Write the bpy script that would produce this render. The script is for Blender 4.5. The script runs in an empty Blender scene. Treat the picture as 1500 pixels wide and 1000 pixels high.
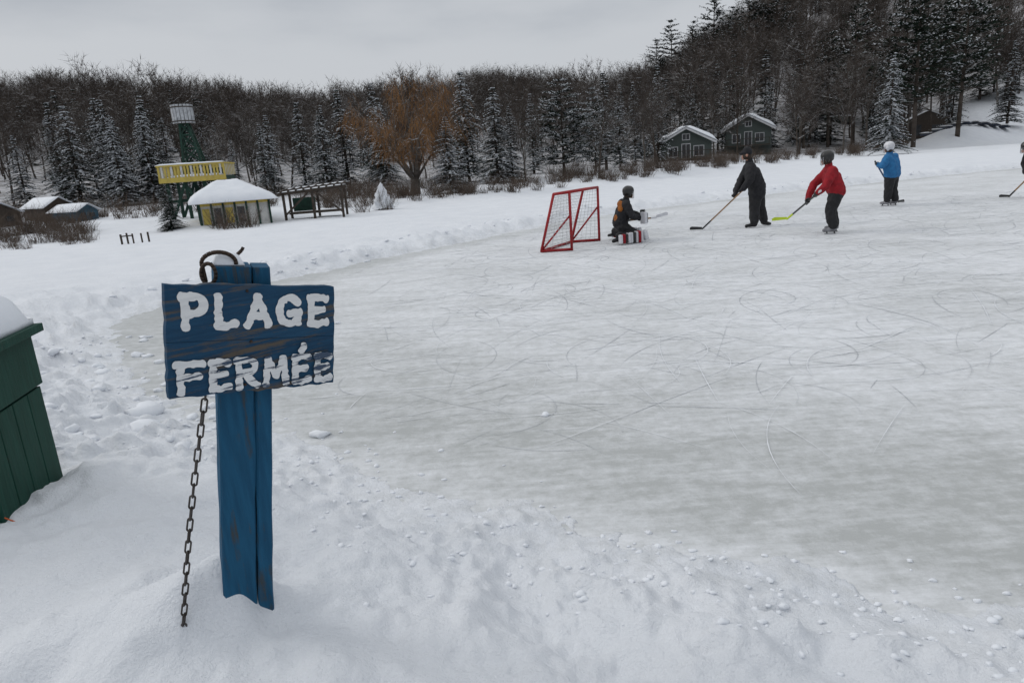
import bpy, math, random
import numpy as np
from mathutils import Vector, Matrix
random.seed(7); rng=np.random.default_rng(7)
scene=bpy.context.scene
scene.view_settings.view_transform='Standard'
try: scene.view_settings.look='None'
except Exception: pass
scene.view_settings.exposure=0
COL=scene.collection

# ------------------------------------------------------------------ helpers
def link(o,parent=None):
    COL.objects.link(o)
    if parent is not None: o.parent=parent
    return o
def empty(name,loc=(0,0,0),rotz=0):
    e=bpy.data.objects.new(name,None); e.location=loc; e.rotation_euler=(0,0,rotz); e.empty_display_size=.2
    return link(e)
def mobj(name,V,F,mats,idx=None,smooth=False,parent=None):
    me=bpy.data.meshes.new(name); me.from_pydata([tuple(v) for v in V],[],F)
    for m in mats: me.materials.append(m)
    if idx is not None: me.polygons.foreach_set('material_index',np.array(idx,dtype=np.int32))
    if smooth: me.polygons.foreach_set('use_smooth',np.ones(len(me.polygons),dtype=bool))
    me.update()
    return link(bpy.data.objects.new(name,me),parent)
def sm(a,b,x):
    t=np.clip((x-a)/(b-a),0,1); return t*t*(3-2*t)
def hsh(i,j,s):
    v=np.sin(i*127.1+j*311.7+s*74.7)*43758.5453; return v-np.floor(v)
def vn(x,y,s=0):
    i=np.floor(x);j=np.floor(y);fx=x-i;fy=y-j
    fx=fx*fx*(3-2*fx);fy=fy*fy*(3-2*fy)
    return (hsh(i,j,s)*(1-fx)+hsh(i+1,j,s)*fx)*(1-fy)+(hsh(i,j+1,s)*(1-fx)+hsh(i+1,j+1,s)*fx)*fy
def fbm(x,y,s=0,o=4):
    r=0;a=.5
    for k in range(o):
        r=r+a*(vn(x,y,s+k)-.5);x,y=x*1.62+y*1.2+3.1,y*1.62-x*1.2+1.7;a*=.5
    return r*2

# ------------------------------------------------------------------ materials
def newmat(name):
    m=bpy.data.materials.new(name); m.use_nodes=True
    nt=m.node_tree; b=nt.nodes['Principled BSDF']; return m,nt,b
def N(nt,t,**k):
    n=nt.nodes.new(t)
    for a,v in k.items(): setattr(n,a,v)
    return n
def mixc(nt,fac,a,b):
    m=N(nt,'ShaderNodeMix',data_type='RGBA')
    for s,v in ((0,fac),(6,a),(7,b)):
        if hasattr(v,'links'): nt.links.new(v,m.inputs[s])
        else: m.inputs[s].default_value=v if s==0 else (*v,1)
    return m.outputs[2]
def noise(nt,scale,detail=4,vec=None,rough=.55,coord='Object',stretch=None):
    tc=N(nt,'ShaderNodeTexCoord'); n=N(nt,'ShaderNodeTexNoise'); n.inputs['Scale'].default_value=scale
    n.inputs['Detail'].default_value=detail; n.inputs['Roughness'].default_value=rough
    src=tc.outputs[coord]
    if stretch:
        mp=N(nt,'ShaderNodeMapping'); mp.inputs['Scale'].default_value=stretch[:3]
        if len(stretch)>3: mp.inputs['Rotation'].default_value=(0,0,stretch[3])
        nt.links.new(src,mp.inputs['Vector']); src=mp.outputs[0]
    nt.links.new(src,n.inputs['Vector']); return n.outputs['Fac']
def ramp(nt,src,lo,hi,a=0,b=1):
    m=N(nt,'ShaderNodeMapRange'); nt.links.new(src,m.inputs[0])
    m.inputs[1].default_value=lo;m.inputs[2].default_value=hi;m.inputs[3].default_value=a;m.inputs[4].default_value=b
    return m.outputs[0]
def math2(nt,op,a,b):
    m=N(nt,'ShaderNodeMath',operation=op)
    for i,v in enumerate((a,b)):
        if hasattr(v,'links'): nt.links.new(v,m.inputs[i])
        else: m.inputs[i].default_value=v
    return m.outputs[0]
def bump(nt,b,src,strength,dist):
    n=N(nt,'ShaderNodeBump'); n.inputs['Strength'].default_value=strength; n.inputs['Distance'].default_value=dist
    nt.links.new(src,n.inputs['Height']); nt.links.new(n.outputs[0],b.inputs['Normal'])
def simple(name,c1,c2=None,scale=8,rough=.7,bmp=0,stretch=None,spec=.3,metal=0):
    m,nt,b=newmat(name); c2=c2 or tuple(v*.7 for v in c1)
    f=ramp(nt,noise(nt,scale,5,stretch=stretch),.35,.65)
    nt.links.new(mixc(nt,f,c1,c2),b.inputs['Base Color'])
    b.inputs['Roughness'].default_value=rough; b.inputs['Specular IOR Level'].default_value=spec; b.inputs['Metallic'].default_value=metal
    if bmp: bump(nt,b,noise(nt,scale*2,5,stretch=stretch),.6,bmp)
    return m
def topsnow(name,c1,c2,scale,amt=1.,lo=.25,hi=.7,rough=.9):
    m,nt,b=newmat(name)
    base=mixc(nt,ramp(nt,noise(nt,scale,2),.35,.65),c1,c2)
    g=N(nt,'ShaderNodeNewGeometry'); s=N(nt,'ShaderNodeSeparateXYZ'); nt.links.new(g.outputs['Normal'],s.inputs[0])
    f=ramp(nt,s.outputs[2],lo,hi,0,amt); f2=ramp(nt,noise(nt,scale*.7,2),.4,.55)
    nt.links.new(mixc(nt,math2(nt,'MULTIPLY',f,f2),base,(.72,.74,.77)),b.inputs['Base Color'])
    b.inputs['Roughness'].default_value=rough; b.inputs['Specular IOR Level'].default_value=.05
    return m
SN=(.735,.76,.80)
m_snow=simple('snow',SN,(.69,.72,.765),3,.75,.01,spec=.2)
m_bark=topsnow('bark',(.085,.071,.061),(.045,.038,.033),3,.85)
m_bark2=topsnow('bark_grey',(.13,.117,.105),(.07,.062,.055),3,.7)
m_twig=topsnow('twigs',(.082,.067,.058),(.045,.038,.033),1.5,.5,.5,.9)
m_needle=simple('needles',(.026,.038,.026),(.013,.020,.015),2.5,.9,spec=.05)
m_nsnow=simple('needle_snow',(.62,.64,.68),(.40,.43,.46),4,.9,spec=.05)
m_willow=simple('willow_twigs',(.24,.125,.052),(.13,.072,.036),1.2,.9,spec=.05)
m_brown=topsnow('brush',(.115,.088,.07),(.06,.048,.04),2,.4,.5,.9)

# ------------------------------------------------------------------ terrain
RINK=[(-5.43,9.14),(-4.45,7.57),(-3.43,6.27),(-2.5,5.42),(-1.91,5.01),(-1.39,4.58),(-.86,4.08),(-.35,3.66),(.12,3.33),(.52,3.08),(.97,2.88),(1.34,2.68),(1.69,2.5),(2.01,2.36),(3.2,1.2),(8,-2),(24,0),(40,14),(46,30),(36,35),(24.92,33.14),(20.96,32.06),(15.98,29.82),(12.48,28.52),(9.61,26.81),(6.52,25.09),(3.79,23.57),(1.27,20.8),(-.71,18.25),(-2.28,16.24),(-3.26,14.69),(-4.1,13.5),(-4.82,12.48),(-5.55,11.58),(-5.79,10.47)]
def sdist(x,y):
    P=np.array(RINK);d=np.full(x.shape,1e9);ins=np.zeros(x.shape,bool)
    for i in range(len(P)):
        ax,ay=P[i];bx,by=P[(i+1)%len(P)]
        ex,ey=bx-ax,by-ay
        t=np.clip(((x-ax)*ex+(y-ay)*ey)/(ex*ex+ey*ey),0,1)
        d=np.minimum(d,np.hypot(x-ax-t*ex,y-ay-t*ey))
        c=((ay>y)!=(by>y))&(x<(bx-ax)*(y-ay)/((by-ay) if by!=ay else 1e-9)+ax)
        ins^=c
    return np.where(ins,-d,d)
SHAZ=[-180,-60,-36,-31.3,-27.8,-23.3,-16.7,-9.8,-2,6.4,12.4,19.7,24.5,28.9,33,36.8,60,180]
SHR=[34,33,31.8,32.7,32.8,29.8,33.5,35.6,36.6,42.4,49,67,80,94.6,103,113.6,140,160]
def shoreR(az): return np.interp(az,SHAZ,SHR)
RAZ=[-180,-60,-43.3,-33.8,-30.7,-25.8,-21.5,-16.8,-14.4,-10.8,-6.5,-1.1,4.2,9.5,13.1,14.6,17.1,19.5,21.8,28.1,35.5,41.9,60,180]
RT=[.1,.13,.131,.133,.142,.136,.132,.119,.113,.119,.126,.135,.121,.121,.128,.145,.165,.185,.20,.235,.255,.255,.2,.1]
def terrain(x,y,fine=True):
    x=np.asarray(x,float);y=np.asarray(y,float)
    r=np.hypot(x,y);az=np.degrees(np.arctan2(x,y))
    sr=shoreR(az);d=r-sr
    sd=sdist(x,y)
    sd=sd+.30*fbm(x*1.1,y*1.1,3,4)*sm(0.5,4,r)+.22*fbm(x*4,y*4,9,5)
    near=1-sm(8,13.5,y+.25*x)
    out=np.clip(sd,0,None)
    zn=.36*sm(-.25,2.15,out)-.36*float(sm(-.25,2.15,0.))
    zf=.08*sm(0,.5,out)+.13*np.exp(-((out-1.0)/.6)**2)+.08*np.exp(-((out-2.8)/.8)**2)
    z=zn*near+zf*(1-near)
    if fine:
        rim=np.exp(-(out/1.0)**2)*(sd>-.2)
        left=sm(-.5,-2.5,x)*sm(3.6,4.6,y)
        L1=fbm(x*1.3,y*1.3,21,4)*(.09+.06*sm(4,2.5,r))
        L2=fbm(x*4,y*4,31,4)*.055
        cl=np.clip(vn(x*9,y*9,41)*.6+vn(x*19,y*19,42)*.4-.52,0,1)
        cl2=np.clip(vn(x*4.5+9,y*4.5,44)*.6+vn(x*11,y*11,45)*.4-.55,0,1)
        crum=fbm(x*16,y*16,47,3)*.012
        rough=np.clip(.22+.7*rim+.9*left*sm(14,8,y),0,1.2)
        base=sm(0,.55,sd)*.85+.15*sm(0,.08,sd)
        far=sm(14,30,r)
        amp=base*(.35+.65*near)
        z=z+amp*(L1*.8+L2*(.35+rough*.7)+rough*(cl*.16+cl2*.20+crum))*(1-.75*far)
        z=z+base*far*.10*fbm(x*.35,y*.35,51,3)
        z=z+(1-near)*base*np.exp(-((out-1.0)/1.2)**2)*(.13*fbm(x*2.2,y*2.2,61,5)+.10*np.clip(vn(x*3.6,y*3.6,63)-.5,0,1)+.05*fbm(x*7,y*7,64,3))
        wob=.03*fbm(x*6,y*6,91,3)
        dx=x+1.075+wob;z=z+.24*np.exp(-((dx/np.where(dx<0,.30,.085))**2+((y-2.20+wob)/.14)**2))+.05*np.exp(-(((x+1.45)/.35)**2+((y-2.05)/.3)**2))
        z=z+.10*np.exp(-(((x+2.5)/.2)**2+((y-3.75)/.25)**2))
        z=z-.10*np.exp(-(((x+1.66)/.12)**2+((y-1.93)/.09)**2))-.05*np.exp(-(((x-.62)/.05)**2+((y-2.05)/.035)**2))-.06*np.exp(-(((x-.98)/.06)**2+((y-2.35)/.04)**2))
    z=np.where(sd<0,-.03+.036*np.clip(fbm(x*3,y*3,71,4)+.1,0,1)*np.exp(-(sd/.5)**2),z)
    dd=np.clip(d,0,None)
    z=z+sm(0,3,dd)*.15+.025*np.clip(dd,0,60)+sm(1,14,dd)*2.6*sm(29,34,az)*sm(100,60,az)+sm(14,50,dd)*3.5*sm(31,37,az)*sm(100,60,az)
    hh=np.interp(az,RAZ,RT)*300+1.9-21.5
    z=z+hh*sm(0,1,(r-(sr+28))/(300-(sr+28)))*(r>sr+28)
    z=z+sm(60,140,r)*2.0*fbm(x*.02,y*.02,81,4)
    return z
a1=np.radians(np.linspace(-60,60,620)); a2=np.radians(np.linspace(60,300,90))[1:-1]
ang=np.concatenate([a1,a2]); na=len(ang)
rad=np.concatenate([np.arange(.3,8,.024),8*np.exp(np.linspace(0,math.log(60/8),230))[0:],60*np.exp(np.linspace(0,math.log(15),90))[1:]])
nr=len(rad)
A,Rr=np.meshgrid(ang,rad)
X=(np.sin(A)*Rr).ravel();Y=(np.cos(A)*Rr).ravel()
Z=terrain(X,Y)
V=np.stack([X,Y,Z],1); V=np.vstack([V,[[0,0,float(Z[:na].mean())]]])
i=np.arange(nr-1)[:,None]*na; j=np.arange(na)[None,:]; j2=(j+1)%na
Q=np.stack([i+j,i+j2,i+na+j2,i+na+j],-1).reshape(-1,4)[:,::-1]
Tt=np.stack([np.arange(na),(np.arange(na)+1)%na,np.full(na,nr*na)],-1)
me=bpy.data.meshes.new('snow_ground')
nv=len(V);nl=Q.size+Tt.size;npg=len(Q)+len(Tt)
me.vertices.add(nv);me.vertices.foreach_set('co',V.ravel())
me.loops.add(nl);me.loops.foreach_set('vertex_index',np.concatenate([Q.ravel(),Tt.ravel()]).astype(np.int32))
me.polygons.add(npg)
ls=np.concatenate([np.arange(len(Q))*4,Q.size+np.arange(len(Tt))*3]).astype(np.int32)
me.polygons.foreach_set('loop_start',ls)
me.polygons.foreach_set('use_smooth',np.ones(npg,bool))
me.update(calc_edges=True); me.validate()
at=me.attributes.new('forest','FLOAT','POINT')
rr=np.hypot(V[:,0],V[:,1]);aa=np.degrees(np.arctan2(V[:,0],V[:,1]))
at.data.foreach_set('value',(sm(8,30,rr-shoreR(aa)-30*sm(26,32,aa))*.8).astype(np.float32))
at2=me.attributes.new('rim','FLOAT','POINT')
sdv=sdist(V[:,0],V[:,1]);at2.data.foreach_set('value',np.exp(-(np.clip(sdv,0,None)/.45)**2).astype(np.float32))
m,nt,b=newmat('snow_ground')
sc=mixc(nt,ramp(nt,noise(nt,1.2,5),.35,.7),SN,(.68,.71,.755))
an2=N(nt,'ShaderNodeAttribute',attribute_name='rim')
sc=mixc(nt,math2(nt,'MULTIPLY',an2.outputs['Fac'],ramp(nt,noise(nt,6,6,rough=.7),.42,.62,.0,.8)),sc,(.58,.60,.62))
fl=mixc(nt,ramp(nt,noise(nt,.9,6),.4,.6),(.09,.075,.062),(.46,.46,.48))
an=N(nt,'ShaderNodeAttribute',attribute_name='forest')
nt.links.new(mixc(nt,an.outputs['Fac'],sc,fl),b.inputs['Base Color'])
b.inputs['Roughness'].default_value=.75;b.inputs['Specular IOR Level'].default_value=.2
hn=math2(nt,'ADD',math2(nt,'MULTIPLY',noise(nt,14,6,rough=.65),1.),math2(nt,'MULTIPLY',noise(nt,70,4,rough=.7),.4))
bump(nt,b,hn,.75,.035)
me.materials.append(m)
link(bpy.data.objects.new('snow_ground',me))

# ---- ice rink sheet
gx=np.linspace(-7.5,47,280);gy=np.linspace(-3,37,240)
GX,GY=np.meshgrid(gx,gy);sdg=sdist(GX.ravel(),GY.ravel())
idx=np.arange(280*240).reshape(240,280)
q=np.stack([idx[:-1,:-1],idx[:-1,1:],idx[1:,1:],idx[1:,:-1]],-1).reshape(-1,4)
keep=(sdg[q].min(1)<.9); q=q[keep]; used=np.unique(q); mp=-np.ones(280*240,int);mp[used]=np.arange(len(used))
IV=np.stack([GX.ravel()[used],GY.ravel()[used],np.zeros(len(used))],1)
m,nt,b=newmat('ice')
an=N(nt,'ShaderNodeAttribute',attribute_name='edge');an3=N(nt,'ShaderNodeAttribute',attribute_name='frost')
n1=noise(nt,.45,6,rough=.6);n2=noise(nt,1.6,9,rough=.72,stretch=(.7,1.9,1,.35));n3=noise(nt,9,7,rough=.78);n4=noise(nt,5,8,rough=.7,stretch=(.35,3.2,1,-.5))
cov=math2(nt,'ADD',math2(nt,'MULTIPLY',n1,.75),math2(nt,'ADD',math2(nt,'MULTIPLY',n2,.85),math2(nt,'ADD',math2(nt,'MULTIPLY',n3,1.1),math2(nt,'MULTIPLY',n4,.65))))
cov=math2(nt,'SUBTRACT',cov,math2(nt,'MULTIPLY',an.outputs['Fac'],.36))
cov=math2(nt,'ADD',cov,math2(nt,'MULTIPLY',an3.outputs['Fac'],.26))
f=ramp(nt,cov,1.22,1.86)
c=mixc(nt,f,(.405,.42,.418),(.705,.725,.755))
nt.links.new(c,b.inputs['Base Color'])
nt.links.new(ramp(nt,f,0.0,1.0,.48,.8),b.inputs['Roughness'])
b.inputs['Specular IOR Level'].default_value=.2
bump(nt,b,math2(nt,'ADD',n2,n3),.45,.018)
ice=mobj('ice_rink',IV,[tuple(int(v) for v in r_) for r_ in mp[q]],[m])
ed=ice.data.attributes.new('edge','FLOAT','POINT');fr_=ice.data.attributes.new('frost','FLOAT','POINT')
sx=IV[:,0];sy=IV[:,1];s0=-sdist(sx,sy)
nearw=1-sm(9,15,sy)
ed.data.foreach_set('value',(np.clip(np.exp(-(np.clip(s0,0,None)/(1.6*nearw+.7))**2),0,1)).astype(np.float32))
fr_.data.foreach_set('value',(np.exp(-(np.clip(s0+.05,0,None)/.32)**2)*sm(-3.4,-1.6,sx)).astype(np.float32))

# ---- skate marks
def ribbons(name,n,mat,wlo,whi,z0):
    V=[];F=[]
    for k in range(n):
        u=random.random()
        if u<.8: x=random.uniform(-1.5,16);y=random.uniform(4.6,21)
        else: x=random.uniform(-4,30);y=random.uniform(7,30)
        L=random.uniform(.2,1.5)*(1+y*.04);a=random.gauss(.2,.9)+(3.14 if random.random()<.5 else 0);cur=random.choice([-1,1])*random.choice([.05,.2,.4,.8,1.6])*random.uniform(.5,1.3);w=random.uniform(wlo,whi)*(.5+.05*y)
        ns=12;zz=z0+k*.000002
        for s in range(ns+1):
            t=s/ns;ww=w*math.sin(math.pi*min(max(t,.03),.97))**.6*.5*random.uniform(.3,1.2)
            nx,ny=-math.sin(a),math.cos(a)
            V+= [(x+nx*ww,y+ny*ww,zz),(x-nx*ww,y-ny*ww,zz)]
            if s<ns:
                b0=len(V)-2;F.append((b0,b0+1,b0+3,b0+2))
            x+=math.cos(a)*L/ns;y+=math.sin(a)*L/ns;a+=cur*L/ns
    V=np.array(V);F=np.array(F)
    s_=sdist(V[:,0],V[:,1]);ok=s_[F].max(1)<-.6
    return mobj(name,V,[tuple(int(v) for v in f) for f in F[ok]],[mat])
m_sk1=simple('skate_cut',(.36,.38,.40),(.50,.52,.55),3)
m_sk2=simple('skate_snow',(.75,.77,.80),(.66,.68,.71),3)
ribbons('skate_marks',1900,m_sk1,.003,.011,.003)
ribbons('skate_marks_frosted',2000,m_sk2,.003,.012,.008)

# ---- snow clods
def clods():
    V=[];F=[]
    import bmesh
    base=bmesh.new();bmesh.ops.create_icosphere(base,subdivisions=2,radius=1)
    bv=np.array([v.co[:] for v in base.verts]);bf=np.array([[v.index for v in f.verts] for f in base.faces]);base.free()
    pts=[(-1.50,4.85,.07),(.22,4.95,.035),(-3.2,5.6,.13),(-3.0,5.2,.11)]
    P=np.array(RINK)
    for k in range(820):
        if k<530:
            e=random.randrange(0,13); t=random.random()
            p=P[e]*(1-t)+P[e+1]*t; x=p[0]+random.gauss(-.22,.3);y=p[1]+random.gauss(-.26,.3);s=random.uniform(.004,.017)
        elif k<700:
            x=random.uniform(-6,-2.2);y=random.uniform(4.2,9);s=random.uniform(.02,.06)
        else:
            e=random.randrange(20,34); t=random.random()
            p=P[e]*(1-t)+P[e+1]*t;x=p[0]+random.gauss(-.4,.4);y=p[1]+random.gauss(.9,.5);s=random.uniform(.02,.06)
        if math.hypot(x,y)<2.0: continue
        pts.append((x,y,s))
    pa=np.array(pts);zz=np.maximum(terrain(pa[:,0],pa[:,1]),0)
    for (x,y,s),z in zip(pts,zz):
        d=1+.45*(vn(bv[:,0]*1.7+x*9,bv[:,1]*1.7+bv[:,2]*1.3+y*7,5)-.5)*2
        v=bv*d[:,None]*np.array([s*random.uniform(.8,1.5),s*random.uniform(.8,1.3),s*random.uniform(.45,.8)])
        o=len(V);V+=[tuple(q) for q in v+np.array([x,y,z+s*.15])];F+=[tuple(int(a)+o for a in f) for f in bf]
    mobj('snow_clods',V,F,[m_snow],smooth=True)
clods()

# ------------------------------------------------------------------ geometry bits
class MB:
    def __init__(s): s.V=[];s.F=[];s.I=[]
    def add(s,v,f,i=0):
        o=len(s.V);s.V+=[tuple(x) for x in v];s.F+=[tuple(a+o for a in q) for q in f];s.I+=[i]*len(f)
    def tube(s,a,b,r0,r1,n=6,i=0,cap=True):
        a=Vector(a);b=Vector(b);d=(b-a)
        if d.length<1e-6:return
        d.normalize();u=d.orthogonal().normalized();w=d.cross(u);v=[]
        for c,r in ((a,r0),(b,r1)):
            for k in range(n):
                t=6.28318*k/n;v.append(c+(u*math.cos(t)+w*math.sin(t))*r)
        f=[(k,(k+1)%n,n+(k+1)%n,n+k) for k in range(n)]
        if cap: f+=[tuple(range(n-1,-1,-1)),tuple(range(n,2*n))]
        s.add(v,f,i)
    def path(s,pts,r,n=8,i=0):
        for a,b in zip(pts[:-1],pts[1:]): s.tube(a,b,r,r,n,i)
    def box(s,c,d,i=0,rot=0,M=None,bev=0):
        cx,cy,cz=c;dx,dy,dz=[q/2 for q in d];v=[]
        for z in (-dz,dz):
            for x,y in ((-dx,-dy),(dx,-dy),(dx,dy),(-dx,dy)):
                p=Vector((x,y,z))
                if rot: p=Matrix.Rotation(rot,3,'Z')@p
                if M is not None: p=M@p
                v.append((p.x+cx,p.y+cy,p.z+cz))
        s.add(v,[(0,3,2,1),(4,5,6,7),(0,1,5,4),(1,2,6,5),(2,3,7,6),(3,0,4,7)],i)
    def beam(s,a,b,w,h,i=0,up=(0,0,1)):
        a=Vector(a);b=Vector(b);d=(b-a);L=d.length;d.normalize();up=Vector(up)
        if abs(d.dot(up))>.95: up=Vector((0,1,0))
        x=d.cross(up).normalized();z=x.cross(d)
        M=Matrix((x,d,z)).transposed(); s.box((a+b)/2,(w,L,h),i,M=M)
    def obj(s,name,mats,parent=None,smooth=False):
        return mobj(name,s.V,s.F,mats,s.I,smooth,parent)
    def data(s,name,mats,smooth=False):
        me=bpy.data.meshes.new(name);me.from_pydata(s.V,[],s.F)
        for m in mats: me.materials.append(m)
        me.polygons.foreach_set('material_index',np.array(s.I,dtype=np.int32));me.update();return me
def snowpad(name,fn,nx,ny,parent=None,seed=0,mat=None):
    V=[];F=[]
    for layer in (0,1):
        for a in range(nx+1):
            for c in range(ny+1):
                u=a/nx;v=c/ny;p,t=fn(u,v);p=Vector(p)
                e=min(u,1-u)*nx/1.6;g=min(v,1-v)*ny/1.6;k=min(1,e)**.5*min(1,g)**.5
                n=float(vn(np.array(a*.6+seed),np.array(c*.6),seed))
                V.append(p+Vector((0,0,(t*(k*.85+.15)*(.8+.4*n)) if layer else 0)))
    n=(nx+1)*(ny+1);I=lambda a,c:a*(ny+1)+c
    for a in range(nx):
        for c in range(ny):
            F.append((I(a,c),I(a,c+1),I(a+1,c+1),I(a+1,c)));F.append((n+I(a,c),n+I(a+1,c),n+I(a+1,c+1),n+I(a,c+1)))
    for a in range(nx):
        F.append((I(a,0),I(a+1,0),n+I(a+1,0),n+I(a,0)));F.append((I(a+1,ny),I(a,ny),n+I(a,ny),n+I(a+1,ny)))
    for c in range(ny):
        F.append((I(0,c+1),I(0,c),n+I(0,c),n+I(0,c+1)));F.append((I(nx,c),I(nx,c+1),n+I(nx,c+1),n+I(nx,c)))
    return mobj(name,V,F,[mat or m_snow],smooth=True,parent=parent)

# ------------------------------------------------------------------ trees
def rv(): return Vector((random.uniform(-1,1),random.uniform(-1,1),random.uniform(-1,1)))
def bare_mesh(name,seed,h=10,kids=(3,2,2),spread=.8,up=.12,r0=.13,mats=None,start=1,maxd=3,tw=.012,tl=(.25,.6)):
    random.seed(seed);B=MB()
    def rec(p,d,L,r,dep):
        n=5 if dep==0 else 3
        for i in range(n):
            d=(d+rv()*(.10 if dep==0 else .22)+Vector((0,0,up))).normalized();q=p+d*(L/n);r1=r*(1-.55/n*(1 if dep else 1.2))
            B.tube(p,q,r,r1,5 if dep==0 else 3,0 if dep<2 else 1,cap=False)
            if dep<maxd and (dep>0 or i>=start):
                for k in range(kids[dep]):
                    nd=(d*(1-spread*.35)+rv()*spread).normalized()
                    if nd.z<-.1: nd.z*=-.5
                    rec(q,nd,L*random.uniform(.42,.62)*(1 if dep else .75),max(r1*.55,.012),dep+1)
            if dep>=maxd-1:
                for k in range(3 if dep==maxd else 1):
                    nd=(d+rv()*.8).normalized();t=q+nd*random.uniform(*tl);s=nd.orthogonal().normalized()*tw
                    B.add([q-s,q+s,t],[(0,1,2)],1)
            p=q;r=r1
    rec(Vector((0,0,-.3)),Vector((0,0,1)),h*.85,r0,0)
    return B.data(name,mats or [m_bark,m_twig])
def conifer_mesh(name,seed,h=10,rm=2.1,start=.06,levels=40,per=7,droop=.35,snow=.5,shape=.8,clump=False,rag=.25,q=1.):
    random.seed(seed);B=MB()
    B.tube((0,0,-.4),(0,0,h*.97),h*.016,.02,7,0,cap=False)
    if clump: m_lv=[start+(1-start)*((i//2)+random.random()*.3)/(levels/2) for i in range(levels)]
    else: m_lv=[start+(1-start)*(i+random.random()*.8)/levels for i in range(levels)]
    for t in m_lv:
        if t>.995: continue
        z=t*h; base=rm*(1-t)**shape*(1 if not clump else (.55+.6*math.sin(math.pi*min(1,(t-start)/(1-start)*.9+.12))))
        for k in range(per):
            a=random.uniform(0,6.283);L=max(.12,base*random.uniform(1-rag*1.6,1+rag*.5))
            ca,sa=math.cos(a),math.sin(a);n=max(3,int(L/(.19*q)))
            up0=random.uniform(-.05,.2) if not clump else random.uniform(.05,.4)
            prev=Vector((0,0,z));
            if L>.6: B.tube(prev,Vector((ca*L*.8,sa*L*.8,z+up0*L*.8-droop*L*.64)),.03,.01,3,0,cap=False)
            lad=random.random()<.6
            for s in range(1,n+1):
                u=s/n
                if clump and u<.3: continue
                p=Vector((ca*L*u,sa*L*u,z+up0*L*u-droop*L*u*u))
                wl=(.16+.30*L*.35*(1-u*.75))*random.uniform(.7,1.3)*q
                for sd in (-1,1,0):
                    ang=a+sd*random.uniform(.5,1.1);d=Vector((math.cos(ang),math.sin(ang),random.uniform(-.45,.05)))
                    if clump and random.random()<.6:d.z=random.uniform(0,.8)
                    tip=p+d*wl;side=Vector((-math.sin(ang),math.cos(ang),random.uniform(-.3,.3)))*wl*.28
                    mid=p+d*wl*.45
                    B.add([p,mid+side,tip,mid-side],[(0,1,2,3)],1)
                    if random.random()<snow*(.75 if sd else 1)*(1.1 if lad else .3):
                        o=Vector((0,0,.035));kf=random.uniform(.5,1.0);o2=Vector((0,0,.01))
                        B.add([p+o,mid+side*kf+o2,p+d*wl*kf+o2,mid-side*kf+o2,mid+o*2],[(0,1,4),(1,2,4),(2,3,4),(3,0,4)],2)
    return B.data(name,[m_bark,m_needle,m_nsnow])
bares=[bare_mesh('bare_tree_mesh%d'%k,100+k,10,spread=.7+.1*(k%3),mats=[m_bark if k%2 else m_bark2,m_twig]) for k in range(4)]
bfar=[bare_mesh('far_bare_mesh%d'%k,150+k,10,kids=(3,3),spread=.75+.1*(k%3),mats=[m_bark if k%3 else m_bark2,m_twig],maxd=2,tw=.022,tl=(.5,1.2),up=.2) for k in range(5)]
spr=[conifer_mesh('spruce_mesh%d'%k,200+k,10,rm=[2.3,1.8,2.6,2.1][k],snow=[.6,.45,.7,.5][k],rag=[.25,.35,.3,.4][k]) for k in range(4)]
sfar=[conifer_mesh('far_spruce_mesh%d'%k,220+k,10,rm=[1.9,1.6][k],snow=[.3,.45][k],levels=22,per=6,q=1.7) for k in range(2)]
sprS=conifer_mesh('spruce_snow_mesh',230,10,rm=2.8,snow=.95,droop=.3)
sprD=conifer_mesh('spruce_dark_mesh',231,10,rm=1.8,snow=.2)
pines=[conifer_mesh('pine_mesh%d'%k,240+k,10,rm=2.6,start=.28,levels=30,per=6,droop=.05,snow=.22,shape=.35,clump=True,rag=.5) for k in range(2)]
pineB=conifer_mesh('pine_broad_mesh',250,10,rm=4.4,start=.12,levels=30,per=8,droop=.12,snow=.8,shape=.45,clump=True,rag=.4)
def place(name,me,x,y,ztop=None,h=None,wid=1,parent=None):
    z=float(terrain(np.array([x]),np.array([y]))[0])
    if h is None: h=ztop-z
    s=h/10*1.02;o=bpy.data.objects.new(name,me);o.location=(x,y,z-.05);o.scale=(s*wid,s*wid,s);o.rotation_euler=(random.uniform(-.03,.03),random.uniform(-.03,.03),random.uniform(0,6.28))
    return link(o,parent)
TR=[(-33.7,50,6.0,0,1.3),(-32.1,52,8.3,1,1.2),(-31.6,57,8.9,0,1.2),(-29.2,49,7.6,2,1.2),(-28.1,53,7.0,3,1.3),(-26.9,50,7.9,0,1.3),(-26.5,54,8.4,3,1.2),(-25.6,48,6.2,4,1.1),(-24.6,50,7.4,2,1.1),(-27,55,7.5,1,1.2),(-26,56,7.0,0,1.3),(-23,54,6.4,3,1.2),(-20.6,55,5.0,0,1.1),(-17.7,55,6.6,0,1.2),(-16.6,50,5.6,3,1.3),(-14.4,52,7.1,1,1.3),(-13.3,54,6.2,0,1.2),(-12.3,50,6.4,0,1.3),(-11.6,54,7.9,3,1.3),(-10.3,60,8.9,0,1.1),(-9.2,57,7.5,2,1.1),(16.9,75,10.6,1,1.1),(72,100,13.3,0,1),(56,104,14,1,1),(64,100,13,3,1),(9.4,62,8.8,5,1.1),(11.3,66,8.0,0,.9),(38,100,10,3,.8),(19,88,9,0,.9),(29,108,12,2,.8),(45,108,12,0,.8),(3,62,7.5,1,1.1),(13.5,70,8.5,3,1.0)]
for x,y,zt,k,w in TR: place('snowy_spruce_tree',(spr+[sprS,sprD])[k],x,y,zt,wid=w)
place('snowy_spruce_tree',sprS,-3.0,42,4.7,wid=1.4)
place('snowy_spruce_tree',spr[2],-2.4,54,8.6,wid=1.1)
place('snowy_spruce_tree',spr[2],-.2,50,7.0,wid=1.3)
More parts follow.
